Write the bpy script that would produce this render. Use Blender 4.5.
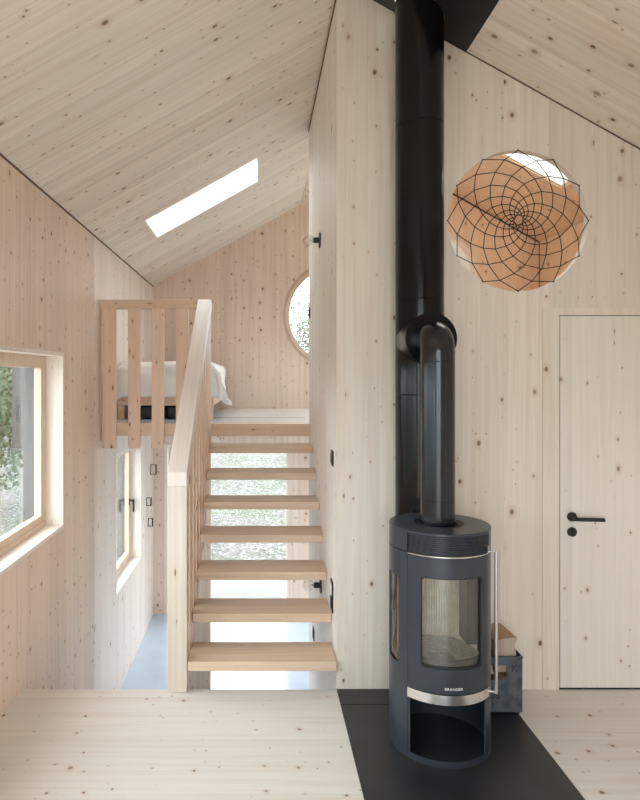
import bpy, bmesh, math, random
from mathutils import Vector, Matrix
from mathutils.geometry import delaunay_2d_cdt
random.seed(7)
PI = math.pi
S = bpy.context.scene
COL = S.collection
for o in list(bpy.data.objects): bpy.data.objects.remove(o)

# ------------------------------------------------------------------ camera
cam_d = bpy.data.cameras.new('camera'); cam = bpy.data.objects.new('camera', cam_d); COL.objects.link(cam)
cam.location = (0, 0, 1.72); cam.rotation_euler = (PI/2, 0, 0)
cam_d.sensor_fit = 'HORIZONTAL'; cam_d.sensor_width = 36; cam_d.lens = 36
cam_d.shift_x = 0.09625; cam_d.shift_y = -0.03516
cam_d.clip_start = 0.02; cam_d.clip_end = 300
S.camera = cam
# ------------------------------------------------------------------ world
W = bpy.data.worlds.new('sky'); S.world = W; W.use_nodes = True
wn = W.node_tree; wn.nodes.clear()
bg = wn.nodes.new('ShaderNodeBackground'); wo = wn.nodes.new('ShaderNodeOutputWorld')
tc = wn.nodes.new('ShaderNodeTexCoord'); sx = wn.nodes.new('ShaderNodeSeparateXYZ')
cr = wn.nodes.new('ShaderNodeValToRGB')
wn.links.new(tc.outputs['Generated'], sx.inputs[0]); wn.links.new(sx.outputs['Z'], cr.inputs[0])
cr.color_ramp.elements[0].position = 0.0; cr.color_ramp.elements[0].color = (0.80, 0.885, 0.97, 1)
cr.color_ramp.elements[1].position = 0.9; cr.color_ramp.elements[1].color = (0.95, 0.985, 0.975, 1)
wn.links.new(cr.outputs[0], bg.inputs[0]); bg.inputs[1].default_value = 1.0
wn.links.new(bg.outputs[0], wo.inputs[0])
S.view_settings.view_transform = 'Standard'; S.view_settings.look = 'None'
S.view_settings.gamma = 1; S.view_settings.use_curve_mapping = False
S.view_settings.exposure = 3.0

def portal(name, loc, rot, sx_, sy_):
    l = bpy.data.lights.new(name, 'AREA'); l.shape = 'RECTANGLE'; l.size = sx_; l.size_y = sy_
    l.cycles.is_portal = True
    o = bpy.data.objects.new(name, l); COL.objects.link(o); o.location = loc; o.rotation_euler = rot
S.cycles.max_bounces = 10; S.cycles.diffuse_bounces = 7; S.cycles.glossy_bounces = 4
S.cycles.transparent_max_bounces = 16; S.cycles.caustics_reflective = False; S.cycles.caustics_refractive = False
S.cycles.use_denoising = True; S.cycles.sample_clamp_indirect = 6

# ------------------------------------------------------------------ dimensions
XL, XR, YW, YF, YC = -1.303, 2.34, 3.528, 7.94, -1.7       # left, right, stove wall, far wall, wall behind the camera
XP, YB, YP = 0.4305, 5.3, 5.446                              # partition face, back of the closed room, end of partition
ZL, ZF = -1.225, 1.338                                       # lower floor, loft floor
ZE, SL = 2.85, 0.56                                          # eaves height, roof slope
XM = (XL + XR) / 2; ZR = ZE + SL * (XM - XL)
def roofz(x): return ZE + SL * (x - XL) if x <= XM else ZE + SL * (XR - x)

portal('portal_front', (-0.02, YC + 0.02, 1.39), (PI/2, 0, 0), 2.3, 2.7)
portal('portal_left', (XL - 0.03, 1.68, 1.3), (0, -PI/2, 0), 1.12, 5.1)
portal('portal_right_low', (XR + 0.03, 6.8, 0.0), (0, PI/2, 0), 1.9, 1.6)
portal('portal_right_loft', (XR + 0.03, 6.7, 2.1), (0, PI/2, 0), 1.1, 1.6)
portal('portal_far', (-0.13, YF + 0.02, -0.15), (-PI/2, 0, 0), 0.95, 2.0)
portal('portal_round', (0.98, YF + 0.02, 2.495), (-PI/2, 0, 0), 1.25, 1.25)
portal('portal_low', (XL - 0.03, 6.47, 0.36), (0, -PI/2, 0), 1.2, 1.2)
portal('portal_roof_left', (-0.48, 5.73, roofz(-0.48) + 0.05), (0, 0, 0), 1.0, 0.7)
portal('portal_roof_right', (1.40, 3.98, roofz(1.40) + 0.05), (0, 0, 0), 1.3, 0.72)

# ------------------------------------------------------------------ node helpers
def newmat(name):
    m = bpy.data.materials.new(name); m.use_nodes = True
    nt = m.node_tree; b = nt.nodes['Principled BSDF']
    return m, nt, b
class G:
    def __init__(s, nt): s.nt = nt
    def n(s, t, **k):
        x = s.nt.nodes.new(t)
        for a, v in k.items(): setattr(x, a, v)
        return x
    def l(s, a, b): s.nt.links.new(a, b)
    def m(s, op, a, b=None, c=None, clamp=False):
        x = s.n('ShaderNodeMath', operation=op); x.use_clamp = clamp
        for i, v in enumerate((a, b, c)):
            if v is None: continue
            if isinstance(v, (int, float)): x.inputs[i].default_value = v
            else: s.l(v, x.inputs[i])
        return x.outputs[0]
    def dot(s, v, d):
        x = s.n('ShaderNodeVectorMath', operation='DOT_PRODUCT'); s.l(v, x.inputs[0]); x.inputs[1].default_value = d
        return x.outputs['Value']
    def comb(s, a, b, c=0.0):
        x = s.n('ShaderNodeCombineXYZ')
        for i, v in enumerate((a, b, c)):
            if isinstance(v, (int, float)): x.inputs[i].default_value = v
            else: s.l(v, x.inputs[i])
        return x.outputs[0]
    def mix(s, f, a, b, mode='MIX'):
        x = s.n('ShaderNodeMix', data_type='RGBA', blend_type=mode)
        for i, v in ((0, f), (6, a), (7, b)):
            if isinstance(v, (int, float)): x.inputs[i].default_value = v
            elif isinstance(v, tuple): x.inputs[i].default_value = v + (1,) if len(v) == 3 else v
            else: s.l(v, x.inputs[i])
        return x.outputs[2]
    def ss(s, v, a, b, lo=0.0, hi=1.0):
        x = s.n('ShaderNodeMapRange', interpolation_type='SMOOTHSTEP')
        s.l(v, x.inputs[0]); x.inputs[1].default_value = a; x.inputs[2].default_value = b
        x.inputs[3].default_value = lo; x.inputs[4].default_value = hi
        return x.outputs[0]

def wood(name, across, along, base=(0.72, 0.605, 0.475), dark=(0.60, 0.455, 0.325), lam=0.14, seed=0.0,
         knot=0.013, cell=(0.15, 0.20), prob=0.45, streak=1.0, rough=0.5, knotcol=(0.15, 0.075, 0.04), seam=0.93, small=1.0, coat=0.0):
    m, nt, b = newmat(name); g = G(nt)
    tc = g.n('ShaderNodeTexCoord')
    u0 = g.dot(tc.outputs['Object'], across); v0 = g.dot(tc.outputs['Object'], along)
    u = g.m('ADD', u0, 50.0 + seed * 1.37); v = g.m('ADD', v0, 50.0 + seed * 2.11)
    ul = g.m('DIVIDE', u, lam); idx = g.m('FLOOR', ul)
    wn_ = g.n('ShaderNodeTexWhiteNoise', noise_dimensions='1D'); g.l(idx, wn_.inputs['W'])
    t = wn_.outputs['Value']
    vs = g.m('ADD', v, g.m('MULTIPLY', t, 9.0))
    # slow distortion so the grain wanders
    nz = g.n('ShaderNodeTexNoise', noise_dimensions='2D'); g.l(g.comb(g.m('MULTIPLY', u, 5.0), g.m('MULTIPLY', vs, 1.1)), nz.inputs['Vector'])
    nz.inputs['Scale'].default_value = 1; nz.inputs['Detail'].default_value = 2
    ud = g.m('ADD', u, g.m('MULTIPLY', nz.outputs['Fac'], 0.05))
    n1 = g.n('ShaderNodeTexNoise', noise_dimensions='2D'); g.l(g.comb(g.m('MULTIPLY', ud, 26.0), g.m('MULTIPLY', vs, 0.55)), n1.inputs['Vector'])
    n1.inputs['Scale'].default_value = 1; n1.inputs['Detail'].default_value = 5; n1.inputs['Roughness'].default_value = 0.62
    n2 = g.n('ShaderNodeTexNoise', noise_dimensions='2D'); g.l(g.comb(g.m('MULTIPLY', ud, 110.0), g.m('MULTIPLY', vs, 1.6)), n2.inputs['Vector'])
    n2.inputs['Scale'].default_value = 1; n2.inputs['Detail'].default_value = 3
    f = g.m('ADD', g.m('MULTIPLY', g.ss(n1.outputs['Fac'], 0.38, 0.72), 0.75 * streak), g.m('MULTIPLY', g.ss(n2.outputs['Fac'], 0.45, 0.75), 0.30 * streak))
    c = g.mix(g.m('MULTIPLY', f, 0.95, clamp=True), base, dark)
    # board to board tint
    tint = g.m('ADD', g.m('MULTIPLY', t, 0.11), 0.945)
    c = g.mix(1.0, c, g.comb(tint, tint, tint), 'MULTIPLY')
    # knots
    def knots(cx, cy, r, pr, sd):
        vo = g.n('ShaderNodeTexVoronoi', voronoi_dimensions='2D', feature='F1')
        du = g.m('ADD', g.m('DIVIDE', g.m('ADD', u, g.m('MULTIPLY', nz.outputs['Fac'], 0.02)), cx), sd)
        g.l(g.comb(du, g.m('DIVIDE', vs, cy)), vo.inputs['Vector']); vo.inputs['Scale'].default_value = 1
        vo.inputs['Randomness'].default_value = 1
        sp = g.n('ShaderNodeSeparateColor'); g.l(vo.outputs['Color'], sp.inputs[0])
        on = g.m('LESS_THAN', sp.outputs[0], pr)
        rad = g.m('MULTIPLY', g.m('ADD', g.m('MULTIPLY', g.m('POWER', sp.outputs[1], 1.6), 0.9), 0.25), r / cx)
        q = g.m('DIVIDE', vo.outputs['Distance'], rad)
        core = g.m('MULTIPLY', g.ss(q, 0.5, 1.15, 1, 0), on)
        halo = g.m('MULTIPLY', g.ss(q, 0.6, 3.2, 1, 0), on)
        return core, halo, sp.outputs[2]
    k1, h1, r1 = knots(cell[0], cell[1], knot, prob, 0.0)
    k2, h2, r2 = knots(cell[0] * 0.55, cell[1] * 0.5, knot * 0.5, prob * 0.55 * small, 17.3)
    c = g.mix(g.m('MULTIPLY', g.m('MAXIMUM', h1, h2), 0.30), c, (0.52, 0.33, 0.19))
    ks = g.m('MAXIMUM', g.m('MULTIPLY', k1, g.m('ADD', g.m('MULTIPLY', r1, 0.45), 0.55)), g.m('MULTIPLY', k2, g.m('ADD', g.m('MULTIPLY', r2, 0.5), 0.38)))
    c = g.mix(ks, c, knotcol)
    if seam < 1:
        fr = g.m('ABSOLUTE', g.m('SUBTRACT', g.m('FRACT', ul), 0.5))
        sm = g.ss(fr, 0.5 - 0.0025 / lam, 0.5 - 0.0008 / lam, 1.0, seam)
        c = g.mix(1.0, c, g.comb(sm, sm, sm), 'MULTIPLY')
    g.l(c, b.inputs['Base Color']); b.inputs['Roughness'].default_value = rough
    b.inputs['Specular IOR Level'].default_value = 0.35
    if coat: b.inputs['Coat Weight'].default_value = coat; b.inputs['Coat Roughness'].default_value = 0.2
    return m

def plain(name, col, rough=0.5, metal=0.0, spec=0.5, noise=0.0, nscale=30, bump=0.0, aniso=0.0):
    m, nt, b = newmat(name); g = G(nt)
    if noise or bump:
        tc = g.n('ShaderNodeTexCoord'); nz = g.n('ShaderNodeTexNoise'); g.l(tc.outputs['Object'], nz.inputs['Vector'])
        nz.inputs['Scale'].default_value = nscale; nz.inputs['Detail'].default_value = 4
        c = g.mix(g.ss(nz.outputs['Fac'], 0.3, 0.7), tuple(x * (1 - noise) for x in col), tuple(min(1, x * (1 + noise)) for x in col))
        g.l(c, b.inputs['Base Color'])
        if bump:
            bp = g.n('ShaderNodeBump'); bp.inputs['Strength'].default_value = bump; bp.inputs['Distance'].default_value = 0.01
            g.l(nz.outputs['Fac'], bp.inputs['Height']); g.l(bp.outputs[0], b.inputs['Normal'])
    else: b.inputs['Base Color'].default_value = tuple(col) + (1,)
    b.inputs['Roughness'].default_value = rough; b.inputs['Metallic'].default_value = metal
    b.inputs['Specular IOR Level'].default_value = spec
    return m

def glass(name, tint=(0.97, 0.985, 0.98), ior=1.5, boost=0.0):
    m = bpy.data.materials.new(name); m.use_nodes = True; nt = m.node_tree; nt.nodes.clear(); g = G(nt)
    tr = g.n('ShaderNodeBsdfTransparent'); tr.inputs[0].default_value = tint + (1,)
    gl = g.n('ShaderNodeBsdfGlossy'); gl.inputs['Roughness'].default_value = 0.0
    ge = g.n('ShaderNodeNewGeometry'); dt_ = g.n('ShaderNodeVectorMath', operation='DOT_PRODUCT')
    g.l(ge.outputs['Normal'], dt_.inputs[0]); g.l(ge.outputs['Incoming'], dt_.inputs[1])
    cth = g.m('ABSOLUTE', dt_.outputs['Value']); sch = g.m('ADD', g.m('MULTIPLY', g.m('POWER', g.m('SUBTRACT', 1.0, cth, clamp=True), 5.0), 0.96), 0.04)
    mx = g.n('ShaderNodeMixShader'); out = g.n('ShaderNodeOutputMaterial')
    f = g.m('ADD', sch, boost, clamp=True)
    g.l(f, mx.inputs[0]); g.l(tr.outputs[0], mx.inputs[1]); g.l(gl.outputs[0], mx.inputs[2]); g.l(mx.outputs[0], out.inputs[0])
    return m

X, Y, Z = (1, 0, 0), (0, 1, 0), (0, 0, 1)
cs = 1 / math.sqrt(1 + SL * SL); sn = SL * cs
WHITE = dict(base=(0.755, 0.69, 0.61), dark=(0.67, 0.58, 0.49))
M = {}
M['wall_x'] = wood('pine_wall_facing_front', (1, 1, 0), Z, seed=1, lam=0.125, **WHITE)
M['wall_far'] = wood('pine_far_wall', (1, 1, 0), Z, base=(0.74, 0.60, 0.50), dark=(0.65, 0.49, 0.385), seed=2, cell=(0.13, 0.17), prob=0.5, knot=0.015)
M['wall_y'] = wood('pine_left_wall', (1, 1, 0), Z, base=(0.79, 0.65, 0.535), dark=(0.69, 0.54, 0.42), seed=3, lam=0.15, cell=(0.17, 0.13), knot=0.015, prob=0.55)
M['wall_y2'] = wood('pine_left_wall_paler_panel', (1, 1, 0), Z, base=(0.80, 0.71, 0.645), dark=(0.71, 0.60, 0.52), seed=4, knot=0.014, lam=0.15, cell=(0.18, 0.2))
M['partition'] = wood('pine_partition', (1, 1, 0), Z, seed=5, lam=0.13, base=(0.81, 0.77, 0.73), dark=(0.76, 0.69, 0.62), prob=0.25)
M['ceil_l'] = wood('pine_ceiling_left', (0, 1, 0), (cs, 0, sn), base=(0.82, 0.765, 0.70), dark=(0.70, 0.61, 0.52), seed=6, lam=0.13, knot=0.0165, cell=(0.15, 0.18), prob=0.42, streak=1.05, seam=0.96)
M['ceil_r'] = wood('pine_ceiling_right', (0, 1, 0), (cs, 0, -sn), base=(0.82, 0.745, 0.66), dark=(0.70, 0.59, 0.48), seed=7, lam=0.13, seam=0.96, knot=0.018, cell=(0.15, 0.19), prob=0.45)
M['floor'] = wood('pine_floor_whitened', (0, 1, 1), X, base=(0.72, 0.695, 0.665), dark=(0.66, 0.605, 0.545), seed=8, lam=0.20, cell=(0.15, 0.15), knot=0.011, prob=0.4, rough=0.35, seam=0.9)
M['loft_floor'] = wood('loft_floor_daylight_tint', (0, 1, 1), X, base=(0.76, 0.84, 0.94), dark=(0.73, 0.79, 0.87), seam=1, seed=9, lam=0.4, prob=0.05, rough=0.18, small=0.2, coat=0.4)  # blue-white daylight reflection painted into the floor's base colour
M['door'] = wood('pine_door', (1, 1, 0), Z, base=(0.74, 0.695, 0.635), dark=(0.68, 0.61, 0.54), seed=11, lam=0.24, cell=(0.16, 0.24), knot=0.010, prob=0.4, streak=0.8)
M['casing'] = wood('pine_casing', (1, 1, 0), Z, base=(0.77, 0.71, 0.63), dark=(0.70, 0.61, 0.51), seed=12, lam=0.3, prob=0.15, small=0.3)
M['rail'] = wood('pine_handrail', (1, 0, 0), (0, 0.835, 0.55), base=(0.80, 0.71, 0.65), dark=(0.73, 0.62, 0.54), seed=13, lam=0.4, prob=0.1, seam=1, small=0.4, rough=0.4)
M['post'] = wood('pine_post', (1, 1, 0), Z, base=(0.66, 0.60, 0.53), dark=(0.58, 0.48, 0.39), seed=16.2, lam=0.4, cell=(0.10, 0.45), knot=0.013, prob=0.5, seam=1, small=0.5)
M['balus'] = wood('pine_baluster', (1, 1, 0), Z, base=(0.76, 0.575, 0.455), dark=(0.68, 0.485, 0.365), seed=15, lam=0.5, cell=(0.10, 0.3), knot=0.014, prob=0.55, seam=1, small=0.4)
M['oak'] = wood('oak_tread', (0, 1, 1), X, base=(0.66, 0.51, 0.38), dark=(0.56, 0.40, 0.28), seed=16, lam=0.09, prob=0.02, small=0.0, rough=0.4, seam=0.95, streak=1.2)
M['beam'] = wood('pine_beam', (0, 1, 1), X, base=(0.70, 0.52, 0.39), dark=(0.61, 0.42, 0.30), seed=17, lam=0.4, cell=(0.06, 0.22), knot=0.009, prob=0.3, seam=1)
M['frame'] = wood('spruce_window_frame', (1, 1, 0), Z, base=(0.76, 0.62, 0.49), dark=(0.69, 0.53, 0.41), seed=18, lam=0.3, prob=0.05, seam=1, small=0.2)
M['reveal'] = wood('whitened_window_lining', (1, 1, 0), Z, base=(0.84, 0.78, 0.72), dark=(0.80, 0.72, 0.64), seed=19, lam=0.3, cell=(0.1, 0.35), prob=0.3, knot=0.008, seam=1, knotcol=(0.45, 0.33, 0.24))
M['seamdark'] = plain('dark_joint', (0.16, 0.10, 0.07), 0.8)
M['warm_bounce'] = wood('pine_warm_light_back_room', (1, 1, 0), Z, base=(0.90, 0.68, 0.49), dark=(0.84, 0.58, 0.39), seed=31)  # back room pine with the warm bounced light put into its colour
M['warm_bounce_c'] = wood('pine_warm_light_ceiling', (0, 1, 0), (cs, 0, -sn), base=(0.90, 0.68, 0.49), dark=(0.84, 0.58, 0.39), seed=32, seam=0.97)  # same warm light painted into the boards overhead
M['ring'] = wood('darker_pine_ring', (1, 0, 0), Z, base=(0.56, 0.44, 0.34), dark=(0.48, 0.36, 0.27), prob=0.0, small=0, seam=1, lam=.5)
M['skylining'] = wood('white_skylight_lining', (1, 1, 0), Z, base=(0.88, 0.85, 0.80), dark=(0.84, 0.79, 0.73), prob=0.05, seam=1, lam=.4)
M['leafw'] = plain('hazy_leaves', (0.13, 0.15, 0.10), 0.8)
M['bounce_ground'] = plain('pale_bounce_ground', (0.56, 0.54, 0.51), 0.9, noise=0.15, nscale=12)  # pale ground added to bounce daylight indoors
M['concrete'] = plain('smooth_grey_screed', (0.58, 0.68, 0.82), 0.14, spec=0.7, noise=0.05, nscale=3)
M['hearth'] = plain('black_steel_plate', (0.018, 0.019, 0.022), 0.38, spec=0.45, noise=0.15, nscale=6)
M['black'] = plain('matt_black', (0.012, 0.012, 0.013), 0.45)
M['flue'] = plain('black_enamelled_flue', (0.003, 0.0032, 0.004), 0.16, spec=0.28, noise=0.1, nscale=12)
M['pipe'] = plain('black_painted_pipe', (0.007, 0.009, 0.013), 0.2, spec=0.5, noise=0.08, nscale=20)
M['stove'] = plain('anthracite_painted_steel', (0.024, 0.031, 0.043), 0.30, spec=0.5, noise=0.05, nscale=60)
M['stovein'] = plain('dark_inner_steel', (0.018, 0.022, 0.026), 0.4)
M['steel'] = plain('brushed_steel', (0.72, 0.71, 0.70), 0.22, metal=1.0)
M['steelm'] = plain('satin_steel', (0.50, 0.49, 0.48), 0.35, metal=1.0)
M['ash'] = plain('grey_ash', (0.34, 0.32, 0.30), 0.95, noise=0.3, nscale=80, bump=0.4)
M['brick'] = plain('cream_vermiculite', (0.80, 0.75, 0.66), 0.9, noise=0.12, nscale=25)
M['zinc'] = plain('blue_grey_zinc', (0.085, 0.10, 0.12), 0.5, metal=0.35, noise=0.35, nscale=22)
M['glass'] = glass('window_glass')
M['stoveglass'] = glass('stove_glass', (0.86, 0.85, 0.82), 1.5, 0.05)
M['bulb'] = glass('clear_lamp_glass', (0.93, 0.93, 0.91), 1.5, 0.06)
M['linen'] = plain('white_linen', (0.80, 0.79, 0.78), 0.9, noise=0.03, nscale=200, bump=0.15)
M['mattress'] = plain('white_mattress', (0.70, 0.69, 0.67), 0.9)
M['cord'] = plain('black_cord', (0.012, 0.010, 0.010), 0.8)
M['white'] = plain('white_lettering', (0.85, 0.85, 0.86), 0.5)
M['socketwhite'] = plain('white_socket', (0.80, 0.80, 0.80), 0.4)
M['bark'] = plain('bark', (0.10, 0.075, 0.055), 0.9, noise=0.4, nscale=20)
M['leaf'] = plain('green_leaves', (0.055, 0.085, 0.035), 0.7, noise=0.4, nscale=2)
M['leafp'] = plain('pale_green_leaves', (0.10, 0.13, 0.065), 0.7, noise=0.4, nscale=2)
M['shed'] = wood('weathered_cladding', (1, 1, 0), Z, base=(0.075, 0.072, 0.07), dark=(0.05, 0.045, 0.042), seed=22, lam=0.16, prob=0.05, seam=0.5)
M['shedroof'] = plain('slate_roof', (0.05, 0.06, 0.08), 0.6, noise=0.2, nscale=5)
M['terrace'] = plain('pale_stone_terrace', (0.16, 0.155, 0.15), 0.8, noise=0.1, nscale=4)
M['outer'] = wood('grey_outer_lining', (1, 1, 0), Z, base=(0.085, 0.09, 0.10), dark=(0.04, 0.042, 0.045), lam=0.05, prob=0.0, small=0, seam=0.6, seed=41)
M['render'] = plain('grey_boards_outside', (0.25, 0.22, 0.19), 0.8)

def firewood_mat(name, base, dark):
    return wood(name, (1, 0, 0.3), (0, 1, 0), base=base, dark=dark, lam=0.3, prob=0.1, seam=1, rough=0.8)
M['log'] = firewood_mat('split_log', (0.50, 0.34, 0.22), (0.36, 0.22, 0.13))
M['logend'] = wood('log_end', (1, 0, 0), (0, 0, 1), base=(0.50, 0.41, 0.34), dark=(0.38, 0.28, 0.22), lam=0.3, prob=0.0, seam=1, rough=0.9)
# grass
m, nt, b = newmat('rough_grass'); g = G(nt); tc = g.n('ShaderNodeTexCoord')
na = g.n('ShaderNodeTexNoise'); na.inputs['Scale'].default_value = 13; na.inputs['Detail'].default_value = 8; na.inputs['Roughness'].default_value = 0.8
nb = g.n('ShaderNodeTexNoise'); nb.inputs['Scale'].default_value = 1.2; nb.inputs['Detail'].default_value = 4
g.l(tc.outputs['Object'], na.inputs['Vector']); g.l(tc.outputs['Object'], nb.inputs['Vector'])
c = g.mix(g.ss(nb.outputs['Fac'], 0.35, 0.65), (0.055, 0.066, 0.035), (0.080, 0.074, 0.070))
c = g.mix(g.ss(na.outputs['Fac'], 0.53, 0.58), c, (0.27, 0.265, 0.275))
c = g.mix(g.ss(na.outputs['Fac'], 0.46, 0.40), c, (0.008, 0.008, 0.005))
g.l(c, b.inputs['Base Color']); b.inputs['Roughness'].default_value = 0.9
M['grass'] = m

# ------------------------------------------------------------------ mesh helpers
def tag(o, label=None, cat=None, group=None, kind=None):
    if label: o['label'] = label
    if cat: o['category'] = cat
    if group: o['group'] = group
    if kind: o['kind'] = kind
    return o
def empty(name, loc, label, cat, group=None, rz=0):
    o = bpy.data.objects.new(name, None); COL.objects.link(o); o.location = loc; o.rotation_euler = (0, 0, rz)
    o.empty_display_size = 0.1
    return tag(o, label, cat, group)
class MB:
    """collects shapes given in world coordinates and links them as one mesh object"""
    def __init__(s): s.bm = bmesh.new()
    def box(s, x0, x1, y0, y1, z0, z1, bev=0.0, seg=1):
        b2 = bmesh.new(); bmesh.ops.create_cube(b2, size=1)
        for v in b2.verts: v.co = Vector((x0 + (v.co.x + .5) * (x1 - x0), y0 + (v.co.y + .5) * (y1 - y0), z0 + (v.co.z + .5) * (z1 - z0)))
        if bev: bmesh.ops.bevel(b2, geom=b2.edges[:], offset=bev, segments=seg, affect='EDGES', profile=0.5)
        s.join(b2); return s
    def join(s, b2):
        me = bpy.data.meshes.new('t'); b2.to_mesh(me); b2.free(); s.bm.from_mesh(me); bpy.data.meshes.remove(me)
    def grid_obj(s, vs, fs):
        b2 = bmesh.new(); V = [b2.verts.new(v) for v in vs]
        for f in fs:
            try: b2.faces.new([V[i] for i in f])
            except ValueError: pass
        bmesh.ops.recalc_face_normals(b2, faces=b2.faces[:])
        s.join(b2); return s
    def prism(s, pts, axis, a0, a1, bev=0.0):
        """polygon pts (2D) extruded along axis from a0 to a1"""
        def P(p, a): return {'x': (a, p[0], p[1]), 'y': (p[0], a, p[1]), 'z': (p[0], p[1], a)}[axis]
        n = len(pts); b2 = bmesh.new()
        A = [b2.verts.new(P(p, a0)) for p in pts]; B = [b2.verts.new(P(p, a1)) for p in pts]
        b2.faces.new(A); b2.faces.new(B[::-1])
        for i in range(n): b2.faces.new((A[i], B[i], B[(i+1) % n], A[(i+1) % n]))
        bmesh.ops.recalc_face_normals(b2, faces=b2.faces[:])
        if bev: bmesh.ops.bevel(b2, geom=b2.edges[:], offset=bev, segments=1, affect='EDGES')
        s.join(b2); return s
    def slab(s, loops, mp, d):
        """polygon with holes: loops are 2D, mp(p, k) gives the 3D point on face k (0 or 1)"""
        flat = [p for L in loops for p in L]; ed = []; o = 0
        for L in loops: ed += [(o + i, o + (i+1) % len(L)) for i in range(len(L))]; o += len(L)
        res = delaunay_2d_cdt([Vector(p) for p in flat], ed, [], 0, 1e-7)
        back = [q[0] for q in res[3]]
        def inside(p, L):
            c_ = False; k = len(L)
            for i in range(k):
                a, b_ = L[i], L[(i+1) % k]
                if (a[1] > p[1]) != (b_[1] > p[1]) and p[0] < (b_[0]-a[0]) * (p[1]-a[1]) / (b_[1]-a[1]) + a[0]: c_ = not c_
            return c_
        tris = []
        for f in res[2]:
            t = [back[i] for i in f]; cc = (sum(flat[i][0] for i in t) / 3, sum(flat[i][1] for i in t) / 3)
            if inside(cc, loops[0]) and not any(inside(cc, L) for L in loops[1:]): tris.append(t)
        n = len(flat); vs = [mp(p, 0) for p in flat] + [mp(p, d) for p in flat]
        fs = [tuple(t) for t in tris] + [tuple(i + n for i in t[::-1]) for t in tris]
        o = 0
        for L in loops:
            k = len(L)
            for i in range(k): a, b_ = o + i, o + (i+1) % k; fs.append((a, b_, b_ + n, a + n))
            o += k
        return s.grid_obj(vs, fs)
    def lathe(s, prof, c, axis='z', seg=64, cap=False):
        """prof: (r, h) pairs turned about an axis through c"""
        vs, fs = [], []
        for (r, h) in prof:
            for i in range(seg):
                a = 2 * PI * i / seg; p, q = r * math.cos(a), r * math.sin(a)
                vs.append({'z': (c[0] + p, c[1] + q, c[2] + h), 'y': (c[0] + p, c[1] + h, c[2] + q), 'x': (c[0] + h, c[1] + p, c[2] + q)}[axis])
        n = len(prof)
        for j in range(n - 1):
            for i in range(seg): a = j * seg + i; b_ = j * seg + (i+1) % seg; fs.append((a, b_, b_ + seg, a + seg))
        if cap:
            fs.append(tuple(range(seg))); fs.append(tuple((n-1) * seg + i for i in range(seg)))
        return s.grid_obj(vs, fs)
    def tube(s, pts, r, seg=12, cap=True):
        pts = [Vector(p) for p in pts]; n = len(pts); vs, fs = [], []
        t0 = (pts[1] - pts[0]).normalized()
        up = Vector((0, 0, 1)) if abs(t0.z) < 0.9 else Vector((1, 0, 0))
        u = t0.cross(up).normalized()
        for i, p in enumerate(pts):
            t = (pts[min(i+1, n-1)] - pts[max(i-1, 0)]).normalized()
            u = (u - t * u.dot(t)).normalized(); w = t.cross(u)
            rr = r[i] if isinstance(r, (list, tuple)) else r
            for k in range(seg):
                a = 2 * PI * k / seg; vs.append(p + u * rr * math.cos(a) + w * rr * math.sin(a))
        for j in range(n - 1):
            for k in range(seg): a = j * seg + k; b_ = j * seg + (k+1) % seg; fs.append((a, b_, b_ + seg, a + seg))
        if cap: fs.append(tuple(range(seg))); fs.append(tuple((n-1) * seg + k for k in range(seg)))
        return s.grid_obj(vs, fs)
    def arc(s, c, r0, r1, t0, t1, z0, z1, keep=None, dt=None, dz=None):
        """curved plate about a vertical axis; angle t from -Y, positive towards +X; keep(t, z) masks cells out"""
        nt_ = max(2, int(abs(t1 - t0) / (dt or math.radians(3)))); nz_ = max(1, int((z1 - z0) / (dz or 10)))
        T = [t0 + (t1 - t0) * i / nt_ for i in range(nt_ + 1)]; H = [z0 + (z1 - z0) * i / nz_ for i in range(nz_ + 1)]
        K = [[(keep is None or keep((T[i] + T[i+1]) / 2, (H[j] + H[j+1]) / 2)) for j in range(nz_)] for i in range(nt_)]
        vs, ix = [], {}
        def V(i, j, k):
            if (i, j, k) not in ix:
                r = r1 if k else r0; ix[(i, j, k)] = len(vs)
                vs.append((c[0] + r * math.sin(T[i]), c[1] - r * math.cos(T[i]), H[j]))
            return ix[(i, j, k)]
        fs = []
        full = abs(t1 - t0) > 2 * PI - 1e-4
        for i in range(nt_):
            for j in range(nz_):
                if not K[i][j]: continue
                fs.append((V(i, j, 1), V(i+1, j, 1), V(i+1, j+1, 1), V(i, j+1, 1)))
                fs.append((V(i, j, 0), V(i, j+1, 0), V(i+1, j+1, 0), V(i+1, j, 0)))
                if (i == 0 or not K[i-1][j]): fs.append((V(i, j, 0), V(i, j, 1), V(i, j+1, 1), V(i, j+1, 0)))
                if (i == nt_-1 or not K[i+1][j]): fs.append((V(i+1, j, 0), V(i+1, j+1, 0), V(i+1, j+1, 1), V(i+1, j, 1)))
                if j == 0 or not K[i][j-1]: fs.append((V(i, j, 0), V(i+1, j, 0), V(i+1, j, 1), V(i, j, 1)))
                if j == nz_-1 or not K[i][j+1]: fs.append((V(i, j+1, 0), V(i, j+1, 1), V(i+1, j+1, 1), V(i+1, j+1, 0)))
        return s.grid_obj(vs, fs)
    def build(s, name, mat, parent=None, smooth=None, kind=None, mats=None):
        me = bpy.data.meshes.new(name); bm = s.bm
        if parent is not None:
            L = parent.matrix_world.copy() if False else Matrix.Translation(world_loc(parent)) @ Matrix.Rotation(world_rz(parent), 4, 'Z')
            bmesh.ops.transform(bm, matrix=L.inverted(), verts=bm.verts)
        bm.to_mesh(me); bm.free()
        o = bpy.data.objects.new(name, me); COL.objects.link(o); me.materials.append(mat)
        if parent is not None: o.parent = parent
        if smooth is not None:
            me.polygons.foreach_set('use_smooth', [True] * len(me.polygons)); me.set_sharp_from_angle(angle=math.radians(smooth))
        if kind: o['kind'] = kind
        return o
def world_loc(o):
    v = Vector((0, 0, 0))
    while o is not None: v = v + Vector(o.location); o = o.parent
    return v
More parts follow.
